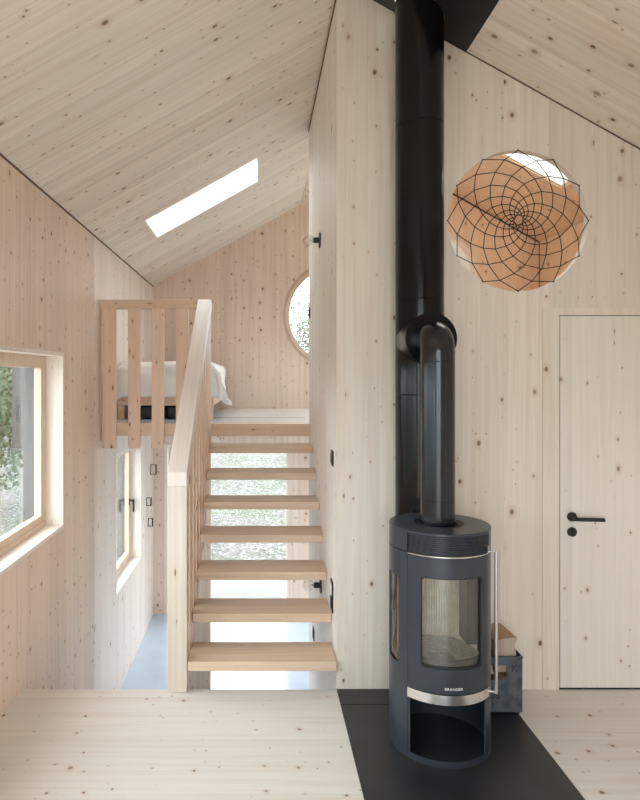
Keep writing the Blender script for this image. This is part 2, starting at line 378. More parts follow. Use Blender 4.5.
def world_rz(o):
    r = 0
    while o is not None: r += o.rotation_euler.z; o = o.parent
    return r
def anchored(mb, name, mat, org, smooth=None):
    """mesh thing whose origin sits at org"""
    bmesh.ops.transform(mb.bm, matrix=Matrix.Translation(-Vector(org)), verts=mb.bm.verts)
    o = mb.build(name, mat, smooth=smooth); o.location = org; return o
def circ(cx, cz, r, n=96): return [(cx + r * math.cos(2*PI*i/n), cz + r * math.sin(2*PI*i/n)) for i in range(n)]
def rect(a0, a1, b0, b1): return [(a0, b0), (a1, b0), (a1, b1), (a0, b1)]
def structure(mb, name, mat, parent=None, smooth=None): return mb.build(name, mat, parent, smooth=smooth, kind='structure')

# ------------------------------------------------------------------ shell
def mpY(y0): return lambda p, k: (p[0], y0 + k, p[1])
def mpX(x0): return lambda p, k: (x0 + k, p[0], p[1])
def mpZ(z0): return lambda p, k: (p[0], p[1], z0 + k)
T = 0.25
W1 = (-0.9, 4.264, 0.728, 1.872)          # left window: y0 y1 z0 z1
W2 = (5.856, 7.09, -0.28, 1.0)            # lower left window
YS = 5.08                                  # joint between the two left wall panels
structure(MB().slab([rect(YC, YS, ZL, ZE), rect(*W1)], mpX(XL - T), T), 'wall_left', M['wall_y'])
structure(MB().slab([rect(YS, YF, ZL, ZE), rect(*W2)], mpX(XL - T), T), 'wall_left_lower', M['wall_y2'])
W8 = (6.0, 7.6, -0.95, 0.95); W9 = (5.9, 7.5, 1.55, 2.65)  # unseen windows added behind the partition to light the far part
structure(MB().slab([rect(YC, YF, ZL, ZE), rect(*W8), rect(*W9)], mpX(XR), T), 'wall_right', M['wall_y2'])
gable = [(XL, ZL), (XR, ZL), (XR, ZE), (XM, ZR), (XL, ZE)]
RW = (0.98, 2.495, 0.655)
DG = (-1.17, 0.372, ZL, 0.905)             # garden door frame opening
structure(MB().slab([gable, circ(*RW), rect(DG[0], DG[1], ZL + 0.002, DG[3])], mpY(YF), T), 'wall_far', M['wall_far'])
W4 = (XL + 0.12, 1.15, 0.04, 2.75)
structure(MB().slab([[(XL, -0.25), (XR, -0.25), (XR, ZE), (XM, ZR), (XL, ZE)], rect(*W4)], mpY(YC - T), T), 'wall_behind', M['wall_x'])
# roofs
SKL = (-0.97, 0.005, 5.39, 6.065); SKR = (0.75, 2.057, 3.62, 4.335)
def mproof(p, k): return (p[0], p[1], roofz(p[0]) + k)
structure(MB().slab([rect(XL - T, XM, YC - T, YF + T), rect(*SKL)], mproof, 0.26), 'ceiling_left', M['ceil_l'])
FLH = circ(0.855, 3.398, 0.129, 48)
structure(MB().slab([rect(XM, XR + T, YC - T, YF + T), rect(*SKR), FLH], mproof, 0.26), 'ceiling_right', M['ceil_r'])
# stove wall with round opening and doorway
HO = (1.430, 2.584, 0.388); TW = 0.05
DR = (1.64, 2.315, 0.0, 2.078)
up = [(XP, 0.0), (DR[0], 0.0), (DR[0], DR[3]), (DR[1], DR[3]), (DR[1], 0.0), (XR, 0.0), (XR, ZE), (XM, ZR), (XP, roofz(XP))]
structure(MB().slab([up, circ(*HO)], mpY(YW), TW), 'wall_stove', M['wall_x'])
H2 = (1.4225, 2.577, 0.386)
structure(MB().slab([[(XP + 0.1, 0), (XR, 0), (XR, ZE), (XP + 0.1, roofz(XP + 0.1))], circ(*H2)], mpY(YB), YP - YB), 'wall_back_room', M['warm_bounce'])
structure(MB().box(XR - .012, XR - .0005, YW + TW + .001, YB - .001, 0.001, ZE - .01), 'wall_back_room_side', M['warm_bounce'])  # thin sheet added to carry the painted warm light
structure(MB().slab([rect(XP + .101, XR - .013, YW + TW + .001, YB - .001), rect(*SKR)], lambda p, k: (p[0], p[1], roofz(p[0]) - .0005 + k), -.010), 'ceiling_back_room', M['warm_bounce_c'])  # sheet under the roof, added for the painted warm light
# partition beside the stair
structure(MB().slab([[(YW + TW, ZL), (YW + TW, roofz(XP)), (YP, roofz(XP)), (YP, ZL)]], mpX(XP), 0.1), 'wall_partition', M['partition'])
structure(MB().box(XP + 0.1, XR, YB, YP, ZL, -0.25), 'wall_lower_back', M['wall_y2'])
# floors
structure(MB().box(XL, XR, YC, YW, -0.25, 0.0), 'floor', M['floor'])
structure(MB().box(XP + 0.1, XR, YW, YP, -0.25, -0.001), 'floor_back_room', M['floor'])
structure(MB().box(XL - T, XR + T, YW - 0.4, YF + T, ZL - 0.2, ZL), 'floor_lower', M['concrete'])
structure(MB().box(XL, XP, YW - 0.15, YW - 0.02, ZL, -0.25), 'wall_under_floor', M['wall_x'])
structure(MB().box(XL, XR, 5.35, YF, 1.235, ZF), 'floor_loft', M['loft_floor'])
structure(MB().box(XL, XP, 5.285, 5.35, 1.237, ZF, 0.002), 'trim_loft_edge', M['beam'])
structure(MB().box(XL, XP, 6.06, 6.075, ZF - 0.002, ZF + 0.0015), 'trim_loft_joint', M['seamdark'])
# dark strips standing in for the shadow gaps between walls and ceiling
jt = MB(); jt.prism([(XL - .001, ZE - .012), (XL + .004, ZE - .008), (XL + .004, ZE + .002), (XL - .001, ZE)], 'y', YC, YF)
structure(jt, 'shadow_joint_1', M['seamdark'])
jt = MB(); z = roofz(XP); jt.prism([(XP + .001, z - .016), (XP - .006, z - .014), (XP - .006, z - .002), (XP + .001, z + .001)], 'y', YW, YP)
structure(jt, 'shadow_joint_2', M['seamdark'])
jt = MB(); jt.prism([(XM, ZR - .002), (XR, ZE - .002), (XR, ZE - .008), (XM, ZR - .008)], 'y', YW - .004, YW + .001)
structure(jt, 'shadow_joint_3', M['seamdark'])
jt = MB(); jt.prism([(XP + .1, roofz(XP + .1) - .028), (XM, ZR - .012), (XR - .013, ZE - .004), (XR - .013, ZE - .018), (XM, ZR - .026), (XP + .1, roofz(XP + .1) - .040)], 'y', YB - .004, YB)
structure(jt, 'trim_6', M['seamdark'])
structure(MB().box(XR - .017, XR - .0125, YB - .006, YB, 0.001, ZE - .02), 'trim_7', M['seamdark'])
# vertical board on the corner of the partition
structure(MB().box(XP - 0.0, XP + 0.032, YW - 0.0015, YW + .001, 0, roofz(XP) - .01), 'trim_5', M['casing'])

# ------------------------------------------------------------------ windows and doors of the shell
def side_window(name, w, depth, mull=None, handle_y=None, glassname='pane'):
    y0, y1, z0, z1 = w; xf = XL - depth; L = 0.012
    root = MB()                      # lining with a thin lip on the wall
    for (a, b_, c, d) in ((y0, y1, z0, z0 + L), (y0, y1, z1 - L, z1), (y0, y0 + L, z0 + L, z1 - L), (y1 - L, y1, z0 + L, z1 - L)):
        root.box(xf - .06, XL + 0.004, a, b_, c, d)
    for (a, b_, c, d) in ((y0 - .012, y1 + .012, z0 - .012, z0), (y0 - .012, y1 + .012, z1, z1 + .012), (y0 - .012, y0, z0, z1), (y1, y1 + .012, z0, z1)):
        root.box(XL - 0.001, XL + 0.004, a, b_, c, d)
    r = structure(root, name, M['reveal'])
    ou = MB()
    for (a, b_, c, d) in ((y0, y1, z0, z0 + L), (y0, y1, z1 - L, z1), (y0, y0 + L, z0 + L, z1 - L), (y1 - L, y1, z0 + L, z1 - L)):
        ou.box(XL - T - .01, xf - .0605, a, b_, c, d)
    ou.build('outer_lining', M['outer'], r)
    y0 += L; y1 -= L; z0 += L; z1 -= L; f = 0.062
    fr = MB()
    def ring(mb, a, b_, c, d, f_, x0, x1):
        mb.box(x0, x1, a, b_, c, c + f_, .002); mb.box(x0, x1, a, b_, d - f_, d, .002)
        mb.box(x0, x1, a, a + f_, c + f_, d - f_, .002); mb.box(x0, x1, b_ - f_, b_, c + f_, d - f_, .002)
    ring(fr, y0, y1, z0, z1, 0.035, xf - 0.06, xf)
    ring(fr, y0 + .033, y1 - .033, z0 + .033, z1 - .033, 0.045, xf - 0.055, xf - 0.008)
    for ml in (mull or ()): fr.box(xf - .055, xf - .006, ml - .05, ml + .05, z0 + .07, z1 - .07, .002)
    o = fr.build('window_frame', M['frame'], r)
    MB().box(xf - .036, xf - .030, y0 + .07, y1 - .07, z0 + .07, z1 - .07).build(glassname, M['glass'], r)
    if handle_y:
        h = MB(); zc = (z0 + z1) / 2
        h.box(xf - .008, xf + .002, handle_y - .015, handle_y + .015, zc - .04, zc + .04, .003)
        h.box(xf, xf + .045, handle_y - .01, handle_y + .01, zc + .005, zc + .025, .003)
        h.box(xf + .033, xf + .052, handle_y - .012, handle_y + .012, zc - .11, zc + .03, .005)
        h.build('window_handle', M['black'], r)
    return r
side_window('window_1', W1, 0.105, mull=(0.9, 2.65))
side_window('window_2', W2, 0.105, handle_y=7.0)
# unseen right-wall windows added for daylight, and front glazing behind the camera
def big_window(name, axis, pos, w, mulls):
    a0, a1, z0, z1 = w; fr = MB(); f = 0.06
    def bx(u0, u1, c, d):
        if axis == 'x': fr.box(pos, pos + .08, u0, u1, c, d, .003)
        else: fr.box(u0, u1, pos, pos + .08, c, d, .003)
    bx(a0, a1, z0, z0 + f); bx(a0, a1, z1 - f, z1); bx(a0, a0 + f, z0 + f, z1 - f); bx(a1 - f, a1, z0 + f, z1 - f)
    for m_ in mulls: bx(m_ - .035, m_ + .035, z0 + f, z1 - f)
    r = structure(fr, name, M['frame'])
    g_ = MB()
    if axis == 'x': g_.box(pos + .035, pos + .041, a0 + f, a1 - f, z0 + f, z1 - f)
    else: g_.box(a0 + f, a1 - f, pos + .035, pos + .041, z0 + f, z1 - f)
    g_.build('pane', M['glass'], r); return r
big_window('window_added_low', 'x', XR + 0.1, W8, [])
big_window('window_added_loft', 'x', XR + 0.1, W9, [])
big_window('window_4', 'y', YC - 0.15, W4, [0.0])
# round window in the far gable
cx, cz, R = RW
rw = MB(); rw.lathe([(R, 0), (R, 0.2), (R - .012, 0.2), (R - .012, -.006), (R + .022, -.006), (R + .022, 0.0)], (cx, YF, cz), 'y', 96)
r5 = structure(rw, 'window_5', M['ring'], smooth=30)
MB().lathe([(R - .013, .05), (R - .013, .11), (R - .06, .11), (R - .06, .055), (R - .055, .05), (R - .013, .05)], (cx, YF, cz), 'y', 96).build('window_frame', M['frame'], r5, smooth=30)
MB().lathe([(0.0001, .078), (R - .058, .078), (R - .058, .084), (0.0001, .084)], (cx, YF, cz), 'y', 96).build('pane', M['glass'], r5)
# garden door on the lower floor: fixed panel, glazed leaf
a0, a1, z0, z1 = DG
fr = MB(); fr.box(a0, a1, YF + .0, YF + .12, z1 - .03, z1 - .002, .002); fr.box(a0, a0 + .035, YF - .004, YF + .12, z0 + .002, z1 - .03, .002)
fr.box(a1 - .022, a1, YF, YF + .12, z0 + .002, z1 - .03, .002)
d1 = structure(fr, 'door_1', M['casing'])
MB().box(a0 + .05, -.64, YF + .02, YF + .08, z0 + .015, z1 - .04, .002).build('door_panel', M['frame'], d1)
lf = MB(); lf.box(-.64, -.60, YF + .01, YF + .07, z0 + .006, z1 - .04, .002); lf.box(-.60, a1 - .022, YF + .01, YF + .07, z0 + .006, z0 + .04, .002)
lf.box(-.60, a1 - .022, YF + .01, YF + .07, z1 - .065, z1 - .04, .002); lf.build('leaf_frame', M['frame'], d1)
MB().box(-.60, a1 - .022, YF + .035, YF + .041, z0 + .04, z1 - .065).build('pane', M['glass'], d1)
# white flush door in the stove wall
fr = MB(); z1 = DR[3]
fr.box(1.566, 1.6565, YW - .0045, YW + TW, 0, z1 - .0145); fr.box(1.566, XR - .002, YW - .0045, YW + .0, z1 - .0145, 2.103)
fr.box(2.303, XR - .002, YW - .0045, YW + TW - .01, 0, z1 - .0145)
d2 = structure(fr, 'door_2', M['casing'])
structure(MB().box(1.6566, 1.660, YW + .002, YW + .05, 0.0, z1 - .0), 'door_rebate', M['black'], d2)
structure(MB().box(1.661, 2.302, YW + .004, YW + .05, 2.0605, z1 - .002), 'door_rebate', M['black'], d2)
structure(MB().box(1.661, 2.302, YW + .001, YW + .05, 0.0, 0.008), 'threshold', M['black'], d2)
dp = MB().box(1.6615, 2.3, YW - .003, YW + .045, 0.011, 2.0595, .0015).build('door_panel', M['door'], d2)
hd = MB(); hx, hz = (571.5 - 258.4) / 181.4, 1.72 - (516.6 - 377.5) / 181.4
hd.lathe([(0.0001, -.009), (.0245, -.009), (.026, -.007), (.026, 0)], (hx, YW - .003, hz), 'y', 40)
hd.lathe([(.0105, -.05), (.0105, -.006)], (hx, YW - .003, hz), 'y', 24, cap=True)
hd.tube([(hx - .003, YW - .05, hz - .004), (hx + .155, YW - .05, hz - .008)], .0105, 16)
hh = hd.build('door_handle', M['black'], d2, smooth=40)
kx = MB(); kz = 1.72 - (531.7 - 377.5) / 181.4
kx.lathe([(0.0001, -.009), (.0245, -.009), (.026, -.007), (.026, 0)], (hx, YW - .003, kz), 'y', 40); kx.box(hx - .003, hx + .003, YW - .014, YW - .011, kz - .012, kz + .008)
kx.build('lock_rosette', M['black'], d2, smooth=40)
# skylights
for i, (w, nm) in enumerate(((SKL, 'window_6'), (SKR, 'window_7'))):
    x0, x1, y0, y1 = w; t = .014
    def mr(k0): return lambda p, k: (p[0], p[1], roofz(p[0]) + k0 + k)
    r = structure(MB().slab([rect(x0 - .004, x1 + .004, y0 - .004, y1 + .004), rect(x0 + t, x1 - t, y0 + t, y1 - t)], mr(0.0), .25), nm, M['skylining'])
    MB().slab([rect(x0 + t, x1 - t, y0 + t, y1 - t), rect(x0 + .03, x1 - .03, y0 + .03, y1 - .03)], mr(.225), .02).build('window_frame', M['socketwhite'], r)
    MB().slab([rect(x0 + .03, x1 - .03, y0 + .03, y1 - .03)], mr(.23), .006).build('pane', M['glass'], r)
# black fire plate around the flue in the ceiling
fp = MB(); fp.slab([rect(0.57, 1.144, 2.95, YW - .0005), circ(0.855, 3.398, 0.129, 48)], lambda p, k: (p[0], p[1], roofz(p[0]) - .0005 + k), -.008)
o = fp.build('ceiling_plate', M['black'])
tag(o, 'matt black square metal plate on the sloped ceiling around the flue', 'fire plate')
# hearth
h = MB(); h.box(XP, 1.3286, 2.0, 3.354, 0.0, 0.005, .0015).box(XP, 1.3286, 3.359, YW - .002, 0.0, 0.005, .0015)
o = anchored(h, 'hearth_plate', M['hearth'], (0.88, 2.8, 0)); tag(o, 'large black steel hearth plate on the floor beneath the stove', 'hearth')

# ------------------------------------------------------------------ staircase
st = empty('staircase', (0.02, 3.6, 0), 'open flight of seven oak treads climbing to the loft beside the partition wall', 'stairs')
G0, RISE = 0.2535, 0.1685
for i in range(7):
    y0 = 3.493 + G0 * i; h = 0.168 + RISE * i
    MB().box(-0.386, XP - .002, y0, y0 + 0.267, h - 0.052, h, .004, 2).build('tread', M['oak'], st)
ra = empty('stair_balustrade', (-0.44, 3.54, 0), 'pale pine stair balustrade with newel post, sloping handrail and close vertical balusters', 'balustrade')
MB().box(-0.496, -0.390, 3.492, 3.592, 0.0, 1.126, .003).build('newel_post', M['post'], ra)
K = (2.36 - 1.202) / (5.25 - 3.492)
hr = MB(); hr.prism([(3.492, 1.126), (3.492, 1.202), (5.25, 2.36), (5.35, 2.36), (5.35, 2.26), (5.28, 2.26), (3.592, 1.148), (3.592, 1.126)], 'x', -.496, -.390, .003)
hr.build('handrail', M['rail'], ra)
k = 0
while k < 8:
    y0 = 3.66 + k * 0.20; y1 = y0 + 0.155; tz = 0.168 + RISE * ((y0 + .05 - 3.493) / G0)
    top = lambda y: 1.148 + K * (y - 3.592)
    MB().prism([(y0, tz - .34), (y1, tz - .34), (y1, top(y1)), (y0, top(y0))], 'x', -.428, -.390, .002).build('baluster', M['balus'], ra)
    k += 1
MB().box(-0.496, -0.390, 5.25, 5.284, 1.139, 2.28, .002).build('landing_post', M['post'], ra)
structure(MB().box(-0.62, -0.40, 5.30, 5.40, ZL, 1.236, .002), 'wall_stair_end', M['wall_x'])
# loft railing
lr = empty('loft_railing', (-0.9, 5.27, 1.139), 'pine railing with four wide boards guarding the loft edge at the left wall', 'railing')
MB().box(XL + .002, -.499, 5.25, 5.33, 2.285, 2.36, .003).build('top_rail', M['beam'], lr)
for (p0, p1) in ((102.6, 116.4), (128.2, 140.2), (152, 164), (176, 188.5)):
    MB().box((p0 - 258.4) / 121.6, (p1 - 258.4) / 121.6, 5.25, 5.284, 1.139, 2.285, .002).build('baluster', M['balus'], lr)
MB().box(XL + .002, XL + .012, 5.262, 5.284, 1.2, 2.285).build('wall_batten', M['beam'], lr)

# ------------------------------------------------------------------ bed in the loft
bx0, bx1, by0, by1 = -1.285, -0.41, 5.82, 7.78
bed = empty('bed_frame', (-0.85, 6.8, ZF), 'low pine bed frame raised on legs in the loft behind the railing', 'bed')
f = MB()
f.box(bx0, bx1, by0, by0 + .035, 1.465, 1.545, .003).box(bx0, bx1, by1 - .035, by1, 1.465, 1.545, .003)
f.box(bx0, bx0 + .035, by0 + .035, by1 - .035, 1.465, 1.545, .003).box(bx1 - .035, bx1, by0 + .035, by1 - .035, 1.465, 1.545, .003)
f.build('frame', M['beam'], bed)
sl = MB()
for i in range(14): sl.box(bx0 + .035, bx1 - .035, by0 + .06 + i * .135, by0 + .13 + i * .135, 1.49, 1.51)
sl.build('slats', M['beam'], bed)
for x_ in (bx0 + .004, bx1 - .064):
    for y_ in (by0 + .004, by1 - .064): MB().box(x_, x_ + .06, y_, y_ + .06, ZF, 1.466, .003).build('leg', M['beam'], bed)
o = anchored(MB().box(bx0 + .01, bx1 - .01, by0 + .01, by1 - .01, 1.546, 1.79, .03, 3), 'mattress', M['mattress'], (-.85, 6.8, 1.546), 40)
tag(o, 'white mattress lying on the bed frame, mostly hidden under the duvet', 'mattress')
for i in range(2):  # black cases widened so the gap under the bed reads as shade
    x_ = bx0 + .075 + i * .37
    o = anchored(MB().box(x_, x_ + .355, by0 + .06, by0 + .40, ZF + .001, ZF + .115, .012, 2), 'underbed_dark_case', M['black'], (x_ + .12, by0 + .25, ZF + .001), 40)
    tag(o, ('dark flat case widened to darken the gap under the bed nearest the left wall', 'dark flat case widened to darken the gap under the middle of the bed')[i], 'case')
# duvet
NX, NY = 74, 110; ax0, ax1 = bx0 - .0, bx1 + .30; ay0, ay1 = by0 - .30, by1 - .1
from mathutils import noise as MN
vs, fs = [], []
topz = 1.862
for j in range(NY + 1):
    for i in range(NX + 1):
        a = ax0 + (ax1 - ax0) * i / NX; b_ = ay0 + (ay1 - ay0) * j / NY
        x_, y_, z_ = a, b_, topz
        n = MN.noise(Vector((a * 3.1, b_ * 3.1, 0.3))); n2 = MN.noise(Vector((a * 8, b_ * 8, 1.7)))
        R_ = .055
        ox = a - (bx1 + .005); oy = (by0 - .005) - b_
        def drop(o_):
            if o_ < -R_: return 0, 0
            s_ = o_ + R_
            if s_ < R_ * PI / 2: t_ = s_ / R_; return R_ * (math.sin(t_) - s_ / R_), R_ * (1 - math.cos(t_))
            return -(s_ - R_), R_ + (s_ - R_ * PI / 2)
        dx, dzx = drop(ox); dy, dzy = drop(oy)
        x_ += dx; y_ -= dy
        if dzx > 0 and dzy > 0:
            z_ -= max(dzx, dzy) + .25 * min(dzx, dzy); sp_ = min(dzx, dzy) * .5; x_ += sp_ * .95; y_ -= sp_ * .35
        else: z_ -= dzx + dzy
        fall = min(1, (dzx + dzy) / .1)
        z_ += n * .022 * (1 - fall) + n2 * .006 * (1 - fall)
        x_ += (1 - 0) * (abs(n) * .05 + n2 * .006) * min(1, dzx / .1); y_ -= (abs(n) * .05 + n2 * .006) * min(1, dzy / .1)
        if a < bx0 + .05: z_ -= (bx0 + .05 - a) * .7
        x_ = max(x_, XL + .012)
        vs.append((x_, y_, z_))
for j in range(NY):
    for i in range(NX): a = j * (NX + 1) + i; fs.append((a, a + 1, a + NX + 2, a + NX + 1))
o = anchored(MB().grid_obj(vs, fs), 'duvet', M['linen'], (-.85, 6.6, 1.72), 80)
sm = o.modifiers.new('thickness', 'SOLIDIFY'); sm.thickness = .02; sm.offset = -1
tag(o, 'rumpled white duvet draped over the bed in the loft', 'duvet')

# ------------------------------------------------------------------ stove
SX, SY, SR = 0.857, 3.037, 0.232
C = (SX, SY)
sv = empty('wood_stove', (SX, SY, 0.005), 'tall cylindrical anthracite wood stove with curved glass door on the black hearth', 'stove')
dg = math.radians; HA = dg(52)
def rr(tc_, tw, z0, z1, rad):
    """mask of a rounded rectangle centred at angle tc_, half width tw (radians)"""
    def f(t, z):
        u = abs(t - tc_) * SR; w = tw * SR; c_ = (z0 + z1) / 2; h = (z1 - z0) / 2; v = abs(z - c_)
        if u > w or v > h: return False
        if u > w - rad and v > h - rad: return (u - w + rad) ** 2 + (v - h + rad) ** 2 <= rad * rad
        return True
    return f
sgl = rr(-dg(80.5), dg(14.5), .41, .81, .02); sgr = rr(dg(80.5), dg(14.5), .41, .81, .02)
t_ = .006
MB().arc(C, SR - t_, SR, -dg(110), -HA, .005, .929, keep=lambda t, z: not sgl(t, z), dt=dg(1), dz=.004).build('side_panel', M['stove'], sv, smooth=30)
MB().arc(C, SR - t_, SR, HA, dg(110), .005, .929, keep=lambda t, z: not sgr(t, z), dt=dg(1), dz=.004).build('side_panel', M['stove'], sv, smooth=30)
MB().arc(C, SR - t_, SR, dg(110), dg(250), .005, .929, dt=dg(3)).build('back_panel', M['stove'], sv, smooth=30)
MB().arc(C, SR - t_, SR, HA + .012, 2*PI - HA - .012, .934, 1.018, dt=dg(3)).build('upper_ring', M['stove'], sv, smooth=30)
# top plate with the ring slots
tp = MB(); tp.lathe([(.118, 1.018 - .013), (.118, 1.031), (.231, 1.031), (SR + .001, 1.029), (SR + .001, 1.018), (.118, 1.018)], (SX, SY, 0), 'z', 96)
tp.build('top_plate', M['stove'], sv, smooth=30)
for r_ in (.088, .100, .112):
    MB().lathe([(r_, 1.018), (r_ + .006, 1.018), (r_ + .006, 1.029), (r_, 1.029), (r_, 1.018)], (SX, SY, 0), 'z', 72).build('vent_ring', M['stove'], sv, smooth=30)
MB().lathe([(.0001, 1.004), (.12, 1.004), (.12, 1.010), (.0001, 1.010)], (SX, SY, 0), 'z', 72).build('vent_tray', M['black'], sv)
# grille
gb = MB(); gb.arc(C, SR - .022, SR - .016, -HA, HA, .929, 1.018, dt=dg(2)); gb.build('grille_back', M['black'], sv)
for i in range(9):
    z_ = .936 + i * .0092
    MB().arc(C, SR - .016, SR - .0005, -HA + .01, HA - .01, z_, z_ + .0048, dt=dg(2)).build('grille_slat', M['stove'], sv, smooth=30)
# inner drums
MB().lathe([(.0001, .926), (SR - .008, .926), (SR - .008, .929), (.0001, .929)], (SX, SY, 0), 'z', 72).build('chamber_top', M['black'], sv)
MB().lathe([(.0001, .318), (SR - .008, .318), (SR - .008, .325), (.0001, .325)], (SX, SY, 0), 'z', 72).build('chamber_floor', M['stovein'], sv)
MB().lathe([(.0001, .005), (SR - .008, .005), (SR - .008, .014), (.0001, .014)], (SX, SY, 0), 'z', 72).build('base_plate', M['stovein'], sv)
MB().arc(C, SR - .014, SR - .007, dg(56), dg(304), .014, .318, dt=dg(3)).build('log_compartment', M['stovein'], sv, smooth=30)
# front: door, band, rim
gk = rr(0, dg(35.5), .437, .838, .016)
dr = MB().arc(C, SR - t_, SR + .0015, -HA + .012, HA - .008, .328, .926, keep=lambda t, z: not gk(t, z), dt=dg(1), dz=.004).build('door', M['stove'], sv, smooth=30)
MB().arc(C, SR - .010, SR - .007, -dg(38), dg(38), .43, .845, dt=dg(2)).build('door_glass', M['stoveglass'], dr, smooth=30)
ga = MB(); gi = rr(0, dg(34.3), .445, .830, .012)
ga.arc(C, SR - .0065, SR - .003, -dg(35.5), dg(35.5), .437, .838, keep=lambda t, z: gk(t, z) and not gi(t, z), dt=dg(1), dz=.004)
ga.build('door_gasket', M['black'], dr)
MB().arc(C, SR - t_, SR + .0025, -HA + .012, HA - .008, .9265, .931, dt=dg(2)).build('chrome_strip', M['steel'], sv, smooth=30)
MB().arc(C, SR - t_, SR + .003, -HA + .006, HA - .004, .281, .3245, dt=dg(2)).build('steel_band', M['steel'], sv, smooth=30)
MB().arc(C, SR - t_, SR, -HA, HA, .005, .033, dt=dg(2)).build('base_rim', M['stove'], sv, smooth=30)
MB().arc(C, SR - t_, SR, HA - dg(8), HA - .001, .033, .281, dt=dg(2)).build('front_post', M['stove'], sv, smooth=30)
MB().arc(C, SR - t_, SR - .002, -HA + .001, -HA + dg(3), .033, .281, dt=dg(2)).build('front_post', M['stove'], sv, smooth=30)
for s_ in (-1, 1):
    a_, b_ = (-dg(97), -dg(64)) if s_ < 0 else (dg(64), dg(97))
    MB().arc(C, SR - .010, SR - .007, a_, b_, .40, .82, dt=dg(2)).build('side_glass', M['stoveglass'], sv, smooth=30)
# firebox lining with vertical grooves
n = 44; vs = []; fs = []
for i in range(n * 4 + 1):
    q = dg(100) + dg(160) * i / (n * 4); r_ = .195 - (.006 if (i % 4) in (1, 2) else 0)
    for z_ in (.40, .90): vs.append((SX + r_ * math.sin(q), SY - r_ * math.cos(q), z_))
for i in range(n * 4): fs.append((2*i, 2*i+1, 2*i+3, 2*i+2))
MB().grid_obj(vs, fs).build('brick_lining', M['brick'], sv)
MB().lathe([(.0001, .395), (.205, .395), (.205, .405), (.0001, .405)], (SX, SY, 0), 'z', 60).build('firebox_floor', M['ash'], sv)
MB().lathe([(.0001, .885), (.205, .885), (.205, .895), (.0001, .895)], (SX, SY, 0), 'z', 60).build('baffle', M['brick'], sv)
MB().arc(C, .196, .212, -dg(60), dg(60), .405, .465, dt=dg(3)).build('log_retainer', M['stovein'], sv, smooth=30)
MB().box(SX + .095, SX + .15, SY - .11, SY + .0, .50, .86).build('air_duct', M['black'], sv)
gr = MB(); gr.box(SX - .06, SX + .06, SY - .09, SY + .05, .405, .412)
gr.build('fire_grate', M['stovein'], sv)
ash = MB(); vs = []; fs = []; n = 26
for j in range(n + 1):
    for i in range(n + 1):
        x_ = -1 + 2 * i / n; y_ = -1 + 2 * j / n; d = min(1, math.hypot(x_, y_)); sc_ = .19 / max(1, math.hypot(x_, y_))
        vs.append((SX + x_ * sc_, SY + y_ * sc_, .407 + .014 * max(0, y_ + .3) * (1 - d * .3) + .008 * random.random() - .004 * (1 if abs(x_) < .3 and abs(y_) < .4 else 0)))
for j in range(n):
    for i in range(n): a = j * (n+1) + i; fs.append((a, a+1, a+n+2, a+n+1))
ash.grid_obj(vs, fs); ash.build('ash_bed', M['ash'], sv, smooth=60)
# door handle: bowed steel bar standing off the right edge
hb = MB(); q = HA - .03
def pol(r_, t, z_): return (SX + r_ * math.sin(t), SY - r_ * math.cos(t), z_)
ea = pol(SR + .001, q, .935); eb = pol(SR + .001, q, .305)
hx_ = (496.2 - 258.4) / 640
def hpt(z_): yy = SY - SR * math.cos(q) - .012; return (hx_ * yy, yy, z_)
hb.tube([ea, hpt(.935)], .0045, 10); hb.tube([eb, hpt(.305)], .0045, 10); hb.tube([hpt(.30), hpt(.94)], .0075, 16)
hb.build('door_handle', M['steelm'], dr, smooth=40)
# latch on the vent grille
MB().box(SX + .17, SX + .178, SY - .17, SY - .155, .945, .965, .002).build('latch', M['steelm'], sv)
def text(s_, name, loc, rot, size, mat, parent, ext=.0004, bend=None):
    cu = bpy.data.curves.new(name, 'FONT'); cu.body = s_; cu.size = size; cu.align_x = 'CENTER'; cu.align_y = 'CENTER'; cu.extrude = ext
    o_ = bpy.data.objects.new('tmp', cu); COL.objects.link(o_)
    bpy.context.view_layer.update(); dgp = bpy.context.evaluated_depsgraph_get()
    me = bpy.data.meshes.new_from_object(o_.evaluated_get(dgp)); bpy.data.objects.remove(o_)
    mt_ = (Matrix.Translation(loc) @ rot) if loc is not None else None
    for v in me.vertices:
        v.co = bend(v.co) if bend else mt_ @ v.co
    mb = MB(); mb.bm.from_mesh(me); return mb.build(name, mat, parent)
text('BRANDER', 'maker_lettering', None, None, .0150, M['white'], dr, bend=lambda co: pol(SR + .002 + co.z, co.x * 1.2 / SR, .352 + co.y))

# ------------------------------------------------------------------ flue
FX, FY, FR = 0.855, 3.398, 0.1265
fl = empty('chimney_flue', (FX, FY, 0.005), 'thick glossy black insulated flue rising from the hearth through the sloped ceiling', 'flue pipe')
bands = [0.005, 0.44, 1.165, 1.63, 2.145, 3.10]
def zpx(y_, Yd): return 1.72 - (y_ - 377.5) * Yd / 640
marks = [zpx(481, FY - FR), zpx(395, FY - FR), zpx(298, FY - FR), zpx(117, FY - FR)]
zs = [.005, .62] + marks + [3.72]
for a, b_ in zip(zs[:-1], zs[1:]):
    MB().lathe([(FR - .002, a), (FR, a + .003), (FR, b_ - .003), (FR - .002, b_)], (FX, FY, 0), 'z', 72).build('flue_section', M['flue'], fl, smooth=15)
tz = 1.913
te = MB(); te.lathe([(FR + .001, FY - .02), (FR + .001, 3.172), (FR + .002, 3.168), (FR + .002, 3.166), (.07, 3.166), (.088, 3.20)], (FX, 0, tz), 'y', 72)
te.build('tee_branch', M['flue'], fl, smooth=40)
pp = empty('stove_pipe', (SX, SY + .01, 1.031), 'slim black smoke pipe with top elbow linking stove to the flue', 'stove pipe')
PX, PY, PR = SX - .003, SY + .012, .0800
zz = [1.012, zpx(503, PY - PR), zpx(361.5, PY - PR), 1.84]
